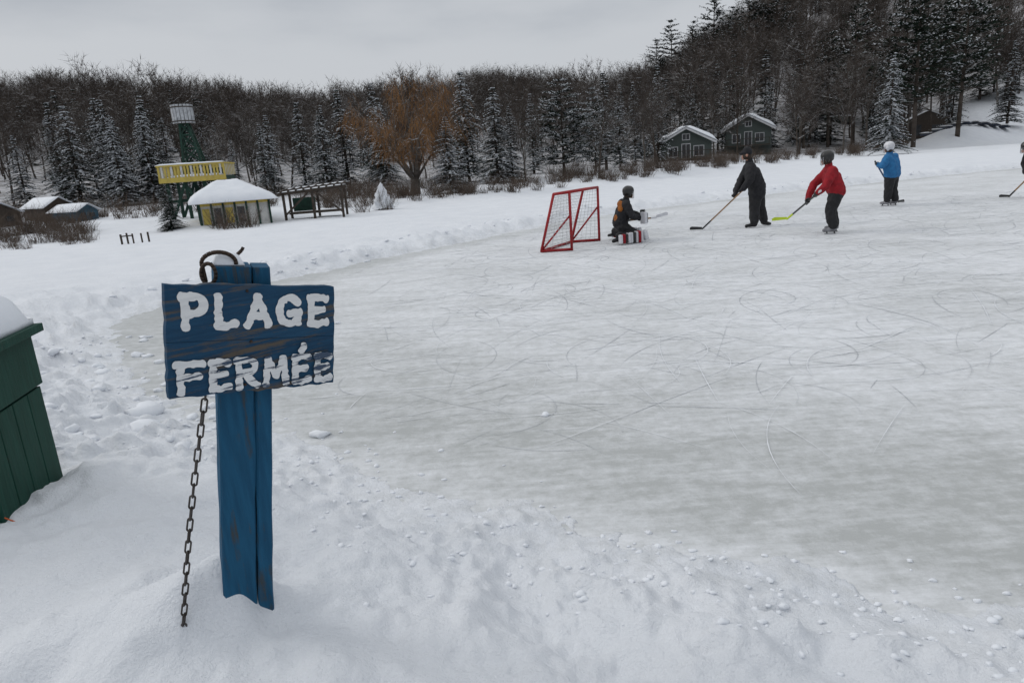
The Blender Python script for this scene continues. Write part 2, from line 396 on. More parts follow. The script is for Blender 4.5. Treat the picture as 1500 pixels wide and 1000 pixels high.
place('snowy_spruce_tree',spr[0],.9,52,5.8,wid=1.3)
place('snowy_spruce_tree',sprS,41.5,75,10.0,wid=.9)
for x,y,zt,k in [(51.8,88,19.5,0),(55,96,20.2,1),(59.9,92,20.5,0),(47,190,34.5,0),(57.5,190,40,1),(63.5,180,39,0),(44,196,31,1),(56.2,112,21.6,1),(66,104,22,0),(50.5,185,33,1),(49,105,17,1),(70,112,24,1),(58,175,34,1),(68,175,38,0)]: place('white_pine_tree',pines[k],x,y,zt)
place('broad_pine_tree',pineB,5.0,55,7.9,wid=1.05)
place('broad_pine_tree',pineB,8.2,60,7.6,wid=.6)
for k,(x,y,zt) in enumerate([(25.6,84,7.5),(30.5,90,8.5),(11.5,56,6),(13.5,60,6.5),(1.8,50,5.5),(37.5,88,9),(40,94,10),(45,90,9.5),(48,92,11),(15,68,7),(-31,60,9),(-36,52,7.6),(42,86,8),(60,98,12),(54,93,9),(7,50,5),(-18.5,47,4.5),(33,78,6.5)]): place('bare_deciduous_tree',bares[k%4],x,y,zt,wid=1.15)
# forest
forest=empty('distant_forest')
random.seed(11)
Pts=[]
for k in range(4300):
    az=random.uniform(-54,54);r=math.sqrt(random.uniform(50**2,330**2))
    s=float(shoreR(az))
    if r<s+(27 if az<10 else 34): continue
    if az<10 and r<150 and random.random()<.35: continue
    if az>13 and 150<r<280 and random.random()<.2: continue
    Pts.append((math.sin(math.radians(az))*r,math.cos(math.radians(az))*r,az,r))
pa=np.array(Pts);pz=terrain(pa[:,0],pa[:,1])
for (x,y,az,r),z in zip(Pts,pz):
    con=random.random()<(.10 if az<8 else .30)*(1.6 if r<140 else .7)
    if r<95: me=random.choice(spr+[sprD,pines[0]]) if con else random.choice(bares)
    else: me=random.choice(sfar) if con else random.choice(bfar)
    h=random.uniform(.75,1.15)*(1.0 if r>110 else .8)*(1.2 if az>15 else 1)
    if az<13 and r<100: h*=.75
    if r>240 and az<13: h*=.8
    o=bpy.data.objects.new('forest_tree',me);o.location=(x,y,z-.2);w=h*random.uniform(1.0,1.4);o.scale=(w,w,h);o.rotation_euler=(0,0,random.uniform(0,6.28))
    link(o,forest)
def shrub_mesh(name,seed,n=60,h=1.5,mats=None,sp=.5):
    random.seed(seed);B=MB()
    for k in range(n):
        p=Vector((random.gauss(0,.25),random.gauss(0,.25),-.1));d=(Vector((random.uniform(-1,1)*sp,random.uniform(-1,1)*sp,1))).normalized();L=h*random.uniform(.5,1);r=.014
        for s in range(4):
            q=p+d*(L/4);B.tube(p,q,r,r*.75,3,0,cap=False);r*=.75
            for t in range(2):
                nd=(d+rv()*.7).normalized();e=q+nd*L*.22;B.tube(q,e,r*.7,.002,3,0,cap=False)
            d=(d+rv()*.2).normalized();p=q
    return B.data(name,mats or [m_brown])
shr=[shrub_mesh('shrub_mesh%d'%k,300+k,n=38,sp=.7) for k in range(3)]
brush=empty('shoreline_brush')
random.seed(5)
for k in range(420):
    az=random.uniform(-48,30);r=float(shoreR(az))+abs(random.gauss(0,1))*9+1.5
    if -31<az<-15 and r<40: continue
    x,y=math.sin(math.radians(az))*r,math.cos(math.radians(az))*r
    place('brush',random.choice(shr),x,y,h=10*random.uniform(.25,.7)*(1+.008*r)*(1 if az<-5 or r>50 else .85),parent=brush)
random.seed(6)
for k in range(75):
    az=random.uniform(-44,-30.5);r=random.uniform(30,36);place('brush',random.choice(shr),math.sin(math.radians(az))*r,math.cos(math.radians(az))*r,h=random.uniform(3,6),parent=brush)
for x,y,h in [(-10.9,28.2,8),(-10.2,28.0,6.5),(-11.6,28.6,7),(-6.7,33.3,6),(-5.6,34,5)]: place('bare_shrub',shr[0],x,y,h=h,wid=1.2)
place('cedar_shrub',conifer_mesh('cedar_mesh',260,10,rm=2.8,start=.0,levels=50,per=9,snow=.1,shape=.6),-13.9,29.2,2.05,wid=1.2)

def willow(x,y,ztop):
    random.seed(77);z0=float(terrain(np.array([x]),np.array([y]))[0]);H=ztop-z0
    e=empty('willow_tree',(x,y,z0));B=MB();W=MB()
    B.tube((0,0,-.3),(.1,0,H*.14),.34,.26,9,0)
    for k in range(15):
        a=6.283*k/15+random.uniform(-.2,.2);d=Vector((math.cos(a)*.75,math.sin(a)*.75,random.uniform(.9,2.1))).normalized()
        p=Vector((.1,0,H*.12));L=H*random.uniform(.62,.95);r=.13
        for s in range(9):
            d=(d+rv()*.16+Vector((0,0,-.05 if s>4 else .04))).normalized();q=p+d*L/9;B.tube(p,q,r,r*.8,4,0,cap=False);r*=.8
            if s>1:
                for t in range(3):
                    nd=(d*.5+rv()*.9+Vector((0,0,.25))).normalized();pp=q;rr_=r*.6
                    for u in range(3):
                        qq=pp+nd*random.uniform(.25,.5);B.tube(pp,qq,rr_,rr_*.7,3,0,cap=False);rr_*=.7;nd=(nd+rv()*.4).normalized();pp=qq
                        for v in range(3):
                            c=pp+rv()*.15;dd=Vector((nd.x*.5,nd.y*.5,.1))+rv()*.25;Ls=random.uniform(.5,1.7)*(1 if pp.z>H*.4 else .6)
                            prev=c
                            for w in range(4):
                                nx=prev+dd*(Ls*.25);sw=Vector((random.uniform(-1,1),random.uniform(-1,1),0)).normalized()*.008
                                W.add([prev-sw,prev+sw,nx+sw*.8,nx-sw*.8],[(0,1,2,3)],0);prev=nx;dd=(dd+Vector((0,0,-.5))).normalized()
            p=q
    B.obj('trunk_and_limbs',[m_bark2],e);W.obj('weeping_twigs',[m_willow],e)
willow(-5.3,43,6.9)

# ------------------------------------------------------------------ buildings
MBt=dict(green=simple('cottage_siding',(.10,.12,.11),(.07,.085,.08),6,.8,stretch=(.3,.3,8)),trim=simple('white_trim',(.62,.63,.64),(.5,.5,.52),5),
     dark=simple('window_glass',(.02,.022,.025),(.04,.042,.045),2,.2,spec=.5),wood=simple('dark_wood',(.06,.045,.035),(.035,.028,.022),6))
def cottage(x,y,zb,w,hw,ha,dep,rot):
    z=float(terrain(np.array([x]),np.array([y]))[0]);e=empty('gabled_cottage',(x,y,zb),rot)
    B=MB();hwid=w/2*.84
    B.add([(-hwid,0,min(z-zb,0)-.5),(hwid,0,min(z-zb,0)-.5),(hwid,0,hw),(0,0,ha-.12),(-hwid,0,hw),(-hwid,dep,-.5),(hwid,dep,-.5),(hwid,dep,hw),(0,dep,ha-.12),(-hwid,dep,hw)],
          [(0,1,2,3,4),(9,8,7,6,5),(1,6,7,2),(5,0,4,9),(0,5,6,1)],0)
    B.obj('walls',[MBt['green']],e)
    R=MB()
    for s in (-1,1):
        a=Vector((0,-.7,ha));b_=Vector((s*w/2,-.7,hw-.1));a2=a+Vector((0,dep+1.2,0));b2=b_+Vector((0,dep+1.2,0));u=Vector((0,0,.1))
        R.add([a,b_,b2,a2,a+u,b_+u,b2+u,a2+u],[(0,1,2,3),(4,7,6,5),(0,4,5,1),(1,5,6,2),(2,6,7,3),(3,7,4,0)],0)
        R.beam(a+Vector((0,-.04,-.06)),b_+Vector((0,-.04,-.06)),.06,.2,0)
    R.obj('roof_and_bargeboards',[MBt['trim']],e)
    for s in (-1,1):
        snowpad('roof_snow',lambda u,v,s=s:(Vector((s*(w/2+.08)*u,-.8+(dep+1.3)*v,ha+.11+(hw-.1-ha)*u)),.42),8,10,e,seed=int(abs(x))+s)
    T=MB()
    for wx,wz,ww,wh in [(-hwid*.52,hw*.48,.95,1.0),(hwid*.5,hw*.48,1.0,1.0),(0,hw*.42,.85,1.75),(0,hw+(ha-hw)*.38,.7,.55)]:
        T.box((wx,-.03,wz),(ww,.05,wh),0)
        for q in (-1,1):
            T.box((wx+q*(ww/2+.04),-.045,wz),(.08,.09,wh+.16),1);T.box((wx,-.047,wz+q*(wh/2+.04)),(ww,.085,.08),1)
        T.box((wx,-.062,wz),(.04,.02,wh),1)
    T.box((0,-1.2,.05),(w*.8,2.2,.12),2)
    for q in (-1,-.35,.35,1): T.box((q*w*.38,-2.2,.45),(.08,.08,.9),2)
    T.box((0,-2.2,.9),(w*.8,.07,.07),2)
    T.obj('windows_door_porch',[MBt['dark'],MBt['trim'],MBt['wood']],e)
cottage(20.8,78.5,.9,6.5,1.8,3.4,6,-.25)
cottage(33.0,93.5,1.9,6.8,2.1,3.9,6,-.35)
m_yel=simple('yellow_paint',(.50,.39,.09),(.40,.31,.08),5,.7)
m_gdk=simple('dark_green_paint',(.015,.05,.035),(.01,.03,.022),5,.7)
m_wht=simple('white_board',(.55,.55,.53),(.42,.42,.41),5)
m_met=simple('galvanised_metal',(.5,.52,.54),(.3,.31,.33),7,.45,metal=.3)
def hut():
    e=empty('beach_hut',(-11.75,30.6,.05),.42);e.scale=(.94,.94,.97);B=MB();w,d,h=3.0,2.2,1.08
    B.box((0,0,h/2-.1),(w,d,h+.2),0)
    for k in range(7): B.box((-w/2+.03+(w-.06)*k/6,-d/2-.02,h/2-.1),(.09,.05,h+.15),2)
    for k,c in ((0,1),(1,3),(2,1),(3,3),(4,0),(5,0)): B.box((-w/2+.27+(w-.06)*k/6,-d/2-.012,h*.48),(.3,.03,h*.62),c)
    for k in range(4): B.box((-w/2-.02,-d/2+.2+k*.6,h/2-.1),(.05,.09,h+.15),2)
    for k in range(3): B.box((-w/2-.012,-d/2+.5+k*.6,h*.5),(.03,.4,h*.55),(1,3,1)[k])
    B.box((0,-d/2-.015,h-.06),(w,.04,.12),1)
    B.obj('walls_and_shutters',[m_wht,m_yel,m_gdk,MBt['dark']],e)
    R=MB();ov=.35;X1=w/2+ov;Y1=d/2+ov;rz=h+.95
    R.add([(-X1,-Y1,h),(X1,-Y1,h),(X1,Y1,h),(-X1,Y1,h),(-.55,0,rz-.2),(.35,0,rz-.2)],[(0,1,5,4),(1,2,5),(2,3,4,5),(3,0,4),(3,2,1,0)],0)
    R.obj('hip_roof',[m_yel],e)
    def roof(u,v):
        x=-X1-.04+2*(X1+.04)*u;y=-Y1-.04+2*(Y1+.04)*v
        fx=min(1,(X1+.04-abs(x+.1))/(X1-.4));fy=(Y1+.04-abs(y))/(Y1)
        return (x,y,h-.02+max(0,min(fx,fy))*(rz-.2-h)+.02),.2
    snowpad('roof_snow',roof,22,18,e,seed=4)
hut()
def tower():
    e=empty('lifeguard_tower',(-14.25,33.5,0),.18);B=MB();pz=2.15
    for x in (-1.2,-.4,.4,1.2):
        for y in (-.9,.9):
            B.box((x,y,pz/2-.1),(.13,.13,pz+.2),0)
    for y in (-.9,.9):
        B.beam((-1.2,y-.1,.3),(-.4,y-.1,pz-.1),.05,.12,0);B.beam((.4,y-.1,pz-.1),(1.2,y-.1,.3),.05,.12,0);B.beam((-.4,y-.1,pz-.2),(.4,y-.1,.3),.05,.12,0);B.beam((-1.2,y+.1,1.2),(1.2,y+.1,1.2),.05,.12,0)
    B.box((0,0,pz),(2.8,2.4,.16),0);B.box((0,-1.22,pz),(2.9,.05,.22),1)
    for k in range(21):
        x=-1.4+k*2.8/20;B.box((x,-1.2,pz+.36),(.085,.04,.5),(1,3,1)[k%3]);B.box((x,1.2,pz+.36),(.09,.04,.5),1)
    for k in range(14):
        y=-1.15+k*2.3/13
        for s in (-1.42,1.42): B.box((s,y,pz+.36),(.04,.09,.5),(1,3)[k%2])
    for s in (-1,1): B.box((0,s*1.2,pz+.64),(2.96,.09,.07),1);B.box((s*1.42,0,pz+.64),(.09,2.3,.07),1)
    B.box((.9,-.3,pz+.25),(.7,.6,.4),0)
    zt=4.65;mx=0.0
    def c(sx,sy,z):
        k=(z-pz)/(zt-pz);w=.50*(1-k)+.17*k;return Vector((mx+sx*w-.22*k,sy*w,z))
    for sx in (-1,1):
        for sy in (-1,1): B.beam(c(sx,sy,pz),c(sx,sy,zt),.09,.09,0)
    zs=[pz+.05,pz+.75,pz+1.4,pz+2.0,zt]
    for a,b_ in zip(zs[:-1],zs[1:]):
        for (p,q) in (((-1,-1),(1,-1)),((-1,1),(1,1)),((-1,-1),(-1,1)),((1,-1),(1,1))):
            B.beam(c(*p,a),c(*q,b_),.04,.06,0);B.beam(c(*q,a),c(*p,b_),.04,.06,0);B.beam(c(*p,b_),c(*q,b_),.05,.07,0)
    B.obj('frame_and_platform',[m_gdk,m_yel,MBt['wood'],m_wht],e)
    C=MB();cx=mx-.22
    for k in range(18):
        a=6.283*k/18;M=Matrix.Rotation(a,3,'Z');p=M@Vector((.46,0,0));C.box((cx+p.x,p.y,zt+.42),(.03,.125,.82),0,rot=a)
    for z in (zt+.1,zt+.72):
        for k in range(24):
            a=6.283*k/24;b2=6.283*(k+1)/24;C.tube((cx+.5*math.cos(a),.5*math.sin(a),z),(cx+.5*math.cos(b2),.5*math.sin(b2),z),.025,.025,5,1)
    C.tube((cx,0,zt),(cx,0,zt+.06),.45,.45,20,1);C.tube((cx,0,zt),(cx,0,zt+.8),.05,.05,6,1)
    C.obj('lookout_barrel',[m_met,MBt['wood']],e)
    snowpad('deck_snow',lambda u,v:((-1.3+2.6*u,-1.1+2.2*v,pz+.09),.13),12,8,e,seed=9)
    snowpad('rail_snow',lambda u,v:((-1.5+3.0*u,-1.26+.12*v,pz+.676),.07),20,2,e,seed=10)
tower()
def pergola():
    e=empty('timber_pergola',(-8.4,31.5,.1),.1);B=MB()
    for x in (-1.25,0,1.25):
        B.box((x,-.6,.5),(.1,.1,1.3),0);B.box((x,.8,.55),(.1,.1,1.4),0)
    B.beam((-1.5,-.6,1.12),(1.5,-.6,1.3),.1,.12,0);B.beam((-1.5,.8,1.22),(1.5,.8,1.4),.1,.12,0)
    for k in range(9): B.beam((-1.3+k*.33,-.9,1.22+k*.02),(-1.3+k*.33,1.1,1.32+k*.02),.05,.09,0)
    B.beam((-1.25,-.66,.2),(-.2,-.66,1.1),.05,.08,0);B.beam((.2,-.66,1.1),(1.25,-.66,.2),.05,.08,0)
    B.box((0,.1,.25),(2.3,.8,.08),0);B.box((-.6,.6,.6),(1.0,.05,.6),1);B.obj('timber_frame',[MBt['wood'],m_gdk],e)
    snowpad('beam_snow',lambda u,v:((-1.5+3.0*u,-.66+.12*v,1.19+.18*u),.05),14,2,e,seed=2)
    snowpad('beam_snow',lambda u,v:((-1.5+3.0*u,.74+.12*v,1.29+.18*u),.05),14,2,e,seed=3)
pergola()
def tipi():
    e=empty('snow_covered_bush',(-5.9,34.5,.15));V=[];F=[];n=22;m=12
    for a in range(m+1):
        t=a/m;r=.5*(1-t)**.75
        for k in range(n):
            an_=6.283*k/n;rr_=r*(1+.75*(float(vn(np.array(k*1.3),np.array(a*1.3),4))-.5));V.append((rr_*math.cos(an_),rr_*math.sin(an_),t*1.25))
    for a in range(m):
        for k in range(n): F.append((a*n+k,a*n+(k+1)%n,(a+1)*n+(k+1)%n,(a+1)*n+k))
    mobj('snow_mound',V,F,[m_snow],smooth=True,parent=e)
    o=bpy.data.objects.new('twigs',shr[1]);o.scale=(.75,.75,1.0);link(o,e)
tipi()
def shed(x,y,w,h,col,rot=0,name='lakeside_shed',L=2.5):
    z=float(terrain(np.array([x]),np.array([y]))[0]);e=empty(name,(x,y,z),rot);B=MB()
    B.add([(-w/2,0,-.2),(w/2,0,-.2),(w/2,0,h*.6),(0,0,h),(-w/2,0,h*.6),(-w/2,L,-.2),(w/2,L,-.2),(w/2,L,h*.6),(0,L,h),(-w/2,L,h*.6)],[(0,1,2,3,4),(9,8,7,6,5),(1,6,7,2),(5,0,4,9)],0)
    B.box((-w*.22,-.03,h*.28),(w*.2,.05,h*.4),1);B.box((w*.2,-.03,h*.32),(w*.22,.05,h*.25),1)
    for k in range(3): B.box((w/2+.02,L*(.2+.3*k),h*.33),(.04,L*.14,h*.24),1)
    B.obj('walls',[col,MBt['dark']],e)
    for s in (-1,1): snowpad('roof_snow',lambda u,v,s=s:((s*(w/2+.15)*u,-.2+(L+.4)*v,h+.02-u*(h*.4+.05)),.13),6,8,e,seed=s+3)
m_bl=simple('slate_blue_boards',(.04,.10,.14),(.025,.06,.09),4);m_ltb=simple('pale_teal_boards',(.16,.26,.29),(.11,.19,.22),4)
shed(-24.6,34.5,1.7,1.15,MBt['wood'],1.1,L=3.4);shed(-21.6,36.5,1.2,.85,m_bl,1.2,L=1.9);shed(-23.6,37.5,1.5,1.25,MBt['wood'],1.0,L=2.4);shed(-28.0,35.5,1.8,1.35,m_wht,.9,L=3)
B=MB()
for k,(dx,h) in enumerate([(0,.12),(.16,.15),(.30,.11),(.55,.10),(.74,.12)]): B.box((-13.25+dx,24+.1*k,.14+h/2),(.05,.05,h+.3),0,rot=.2*k)
B.beam((-13.27,24,.34),(-12.93,24.15,.34),.05,.04,0);B.obj('dock_posts',[MBt['wood']])
def boats():
    e=empty('stacked_rowboats',(0,0,0));B=MB();mb=simple('boat_hull',(.02,.035,.07),(.03,.03,.035),3,.5)
    for k in range(9):
        x=60+k*1.25;y=99-.15*k;z=float(terrain(np.array([x]),np.array([y]))[0])+.35
        L=1.7;n=8;v=[]
        for a in range(n+1):
            t=a/n*2-1;w=.5*(1-t*t)**.6+.03
            for c in range(5):
                an_=math.pi*c/4;v.append((x+w*math.cos(an_)+.25*t,y+t*L,z+w*.75*math.sin(an_)-.3))
        f=[(a*5+c,a*5+c+1,(a+1)*5+c+1,(a+1)*5+c) for a in range(n) for c in range(4)]
        B.add(v,f,0)
        snowpad('boat_snow',lambda u,v_,x=x,y=y,z=z:((x-.22+.44*u,y-1.3+2.6*v_,z+.06),.16),4,8,e,seed=k)
    B.obj('hulls',[mb],e,True)
boats()
shed(68,112,7,4,MBt['wood'],-.4,'hillside_house',L=6);shed(60,128,8,5,MBt['green'],-.4,'hillside_house',L=6)

# ------------------------------------------------------------------ hockey goal
m_red=simple('red_paint',(.36,.016,.02),(.24,.014,.017),9,.45)
m_str=simple('white_netting',(.5,.5,.5),(.4,.4,.4),9)
def goal():
    e=empty('hockey_goal');B=MB()
    A=Vector((1.41,14.55,0));Bp=Vector((2.19,15.91,0));C=Vector((.76,14.57,0));D=Vector((1.54,15.93,0));h=Vector((0,0,1.22))
    At,Bt=A+h,Bp+h;St=Vector((1.08,14.56,1.2));Su=Vector((1.86,15.92,1.2));z=Vector((0,0,.03));r=.03
    for a,b_ in ((A,At),(Bp,Bt),(At,Bt),(At,St),(Bt,Su),(St,Su),(St,C+z),(Su,D+z),(A+z,C+z),(Bp+z,D+z),(C+z,D+z)): B.tube(a,b_,r,r,10,0)
    B.tube(A+Vector((0,0,.75)),C+z,.02,.02,8,0);B.tube(Bp+Vector((0,0,.8)),D+z,.02,.02,8,0)
    B.obj('steel_frame',[m_red],e,True)
    G_=MB()
    def patch(p00,p10,p11,p01,nu,nv,sag):
        n=(p10-p00).cross(p01-p00).normalized()
        def P(u,v): return p00*(1-u)*(1-v)+p10*u*(1-v)+p11*u*v+p01*(1-u)*v+n*(sag*math.sin(math.pi*u)*math.sin(math.pi*v))
        for i in range(nu+1):
            for j in range(nv): G_.tube(P(i/nu,j/nv),P(i/nu,(j+1)/nv),.0034,.0034,3,0,cap=False)
        for j in range(nv+1):
            for i in range(nu): G_.tube(P(i/nu,j/nv),P((i+1)/nu,j/nv),.0034,.0034,3,0,cap=False)
    patch(St,Su,D+z,C+z,22,18,.06);patch(At,Bt,Su,St,22,5,-.03);patch(At,St,C+z,A+z,6,16,.03);patch(Bt,Su,D+z,Bp+z,6,16,-.02)
    G_.obj('netting',[m_str],e)
goal()

# ------------------------------------------------------------------ people
import bmesh
def remesh_body(name,parts,matmap,parent,vox=.013,folds=.006):
    """tapered chains of joints fused into ONE continuous surface, then coloured by the nearest limb"""
    bm=bmesh.new();segs=[]
    for lab,ch in parts:
        ch=[(Vector(p),r) for p,r in ch]
        for p,r in ch: bmesh.ops.create_icosphere(bm,subdivisions=2,radius=r,matrix=Matrix.Translation(p))
        for (a,ra),(b_,rb) in zip(ch[:-1],ch[1:]):
            d=b_-a;L=d.length
            if L<1e-4: continue
            rot=d.to_track_quat('Z','Y').to_matrix().to_4x4()
            bmesh.ops.create_cone(bm,cap_ends=True,segments=14,radius1=ra,radius2=rb,depth=L,matrix=Matrix.Translation((a+b_)/2)@rot)
            segs.append((lab,a,b_,ra,rb))
        if len(ch)==1: segs.append((lab,ch[0][0],ch[0][0]+Vector((0,0,.001)),ch[0][1],ch[0][1]))
    me=bpy.data.meshes.new(name+'_src');bm.to_mesh(me);bm.free()
    o=bpy.data.objects.new(name,me);COL.objects.link(o)
    rm=o.modifiers.new('r','REMESH');rm.mode='VOXEL';rm.voxel_size=vox
    s_=o.modifiers.new('s','SMOOTH');s_.factor=.5;s_.iterations=3
    bpy.context.view_layer.update();dg=bpy.context.evaluated_depsgraph_get()
    me2=bpy.data.meshes.new_from_object(o.evaluated_get(dg));bpy.data.objects.remove(o)
    nv=len(me2.vertices);co=np.zeros(nv*3);me2.vertices.foreach_get('co',co);co=co.reshape(-1,3);no=np.zeros(nv*3);me2.vertices.foreach_get('normal',no);no=no.reshape(-1,3)
    f=(vn(co[:,0]*14+co[:,1]*9,co[:,2]*11+co[:,1]*7,3)-.5)*2*folds+(vn(co[:,0]*30,co[:,2]*22+co[:,1]*20,5)-.5)*folds
    co2=co+no*f[:,None];me2.vertices.foreach_set('co',co2.ravel())
    npol=len(me2.polygons);ce=np.zeros(npol*3);me2.polygons.foreach_get('center',ce);ce=ce.reshape(-1,3)
    best=np.full(npol,1e9);lab=np.zeros(npol,int);labs=list(matmap)
    for l,a,b_,ra,rb in segs:
        a=np.array(a);b_=np.array(b_);d=b_-a;t=np.clip(((ce-a)@d)/max(d@d,1e-9),0,1)
        ds=np.linalg.norm(ce-(a+t[:,None]*d),axis=1)-(ra+(rb-ra)*t)
        k=ds<best;best[k]=ds[k];lab[k]=labs.index(l)
    me2.materials.clear()
    for l in labs: me2.materials.append(matmap[l])
    me2.polygons.foreach_set('material_index',lab.astype(np.int32));me2.polygons.foreach_set('use_smooth',np.ones(npol,bool));me2.update()
    ob=bpy.data.objects.new(name,me2);link(ob,parent);return ob
def grip(parts,lab,hand,sdir,palmdir,k=1.):
    s=Vector(sdir).normalized();u=Vector(palmdir);u=(u-s*u.dot(s)).normalized();v=s.cross(u);c=Vector(hand)
    pc=c+u*.036*k
    parts.append((lab,[(pc-s*.03*k,.027*k),(pc+s*.03*k,.027*k)]))
    for i,L in enumerate((1,1.1,1.05,.85)):
        o=c+s*(i-1.5)*.024*k;rr_=.033*k
        pts=[]
        for a in (35,90,145,190*L):
            t=math.radians(a);pts.append((o+(u*math.cos(t)+v*math.sin(t))*rr_,.0115*k))
        parts.append((lab,pts))
    o=c-s*.045*k;pts=[]
    for a in (-25,-75,-125):
        t=math.radians(a);pts.append((o+(u*math.cos(t)+v*math.sin(t))*.034*k+s*.01*k,.013*k))
    parts.append((lab,pts))
m_blk=simple('black_cloth',(.014,.014,.017),(.024,.024,.027),14,.85)
m_blk2=simple('black_snowpants',(.012,.012,.013),(.02,.02,.023),14,.7)
m_skin=simple('skin',(.42,.24,.17),(.38,.2,.15),20,.55)
m_redc=simple('red_jersey',(.30,.012,.02),(.20,.01,.016),10,.85)
m_bluc=simple('blue_jacket',(.025,.16,.36),(.02,.11,.27),10,.8)
m_hblk=simple('black_helmet',(.012,.012,.013),(.02,.02,.02),5,.3,spec=.5)
m_hwht=simple('white_helmet',(.62,.63,.66),(.5,.5,.53),5,.35,spec=.5)
m_org=simple('orange_trim',(.38,.13,.02),(.25,.08,.02),10)
m_boot=simple('skate_boot',(.25,.25,.27),(.12,.12,.13),9,.5)
m_wood=simple('stick_wood',(.33,.2,.11),(.22,.14,.08),6,.6)
m_lime=simple('lime_blade',(.50,.62,.04),(.42,.55,.03),6,.5)
m_steel=simple('steel',(.5,.5,.52),(.4,.4,.42),6,.3,metal=.8)
m_blueb=simple('blue_stick',(.05,.08,.2),(.03,.05,.14),6,.5)
m_brownhair=simple('hair',(.05,.035,.025),(.03,.02,.015),30)
def stick(parent,top,heel,toe,ms,blade_h=.065):
    top=Vector(top);heel=Vector(heel);toe=Vector(toe);B=MB();B.beam(top,heel,.024,.032,0)
    B.beam(top-(heel-top)*.005,top+(heel-top)*.09,.029,.037,2);B.beam(top+(heel-top)*.8,heel,.027,.036,1)
    d=(toe-heel);n=6
    up=Vector((0,0,1));side=d.cross(up).normalized()
    V=[];F=[]
    for a in range(n+1):
        t=a/n;c=heel+d*t+side*(.025*math.sin(t*1.5));hh=blade_h*(.8+.35*t)*(1 if a<n else .6)
        for s in (-.006,.006):
            V+= [c+side*s-up*hh*.1,c+side*s+up*hh]
    for a in range(n):
        o=a*4;F+=[(o,o+4,o+5,o+1),(o+2,o+3,o+7,o+6),(o+1,o+5,o+7,o+3),(o,o+2,o+6,o+4)]
    F+=[(0,1,3,2),(n*4,n*4+2,n*4+3,n*4+1)]
    B.add(V,F,1);B.obj('hockey_stick',ms,parent)
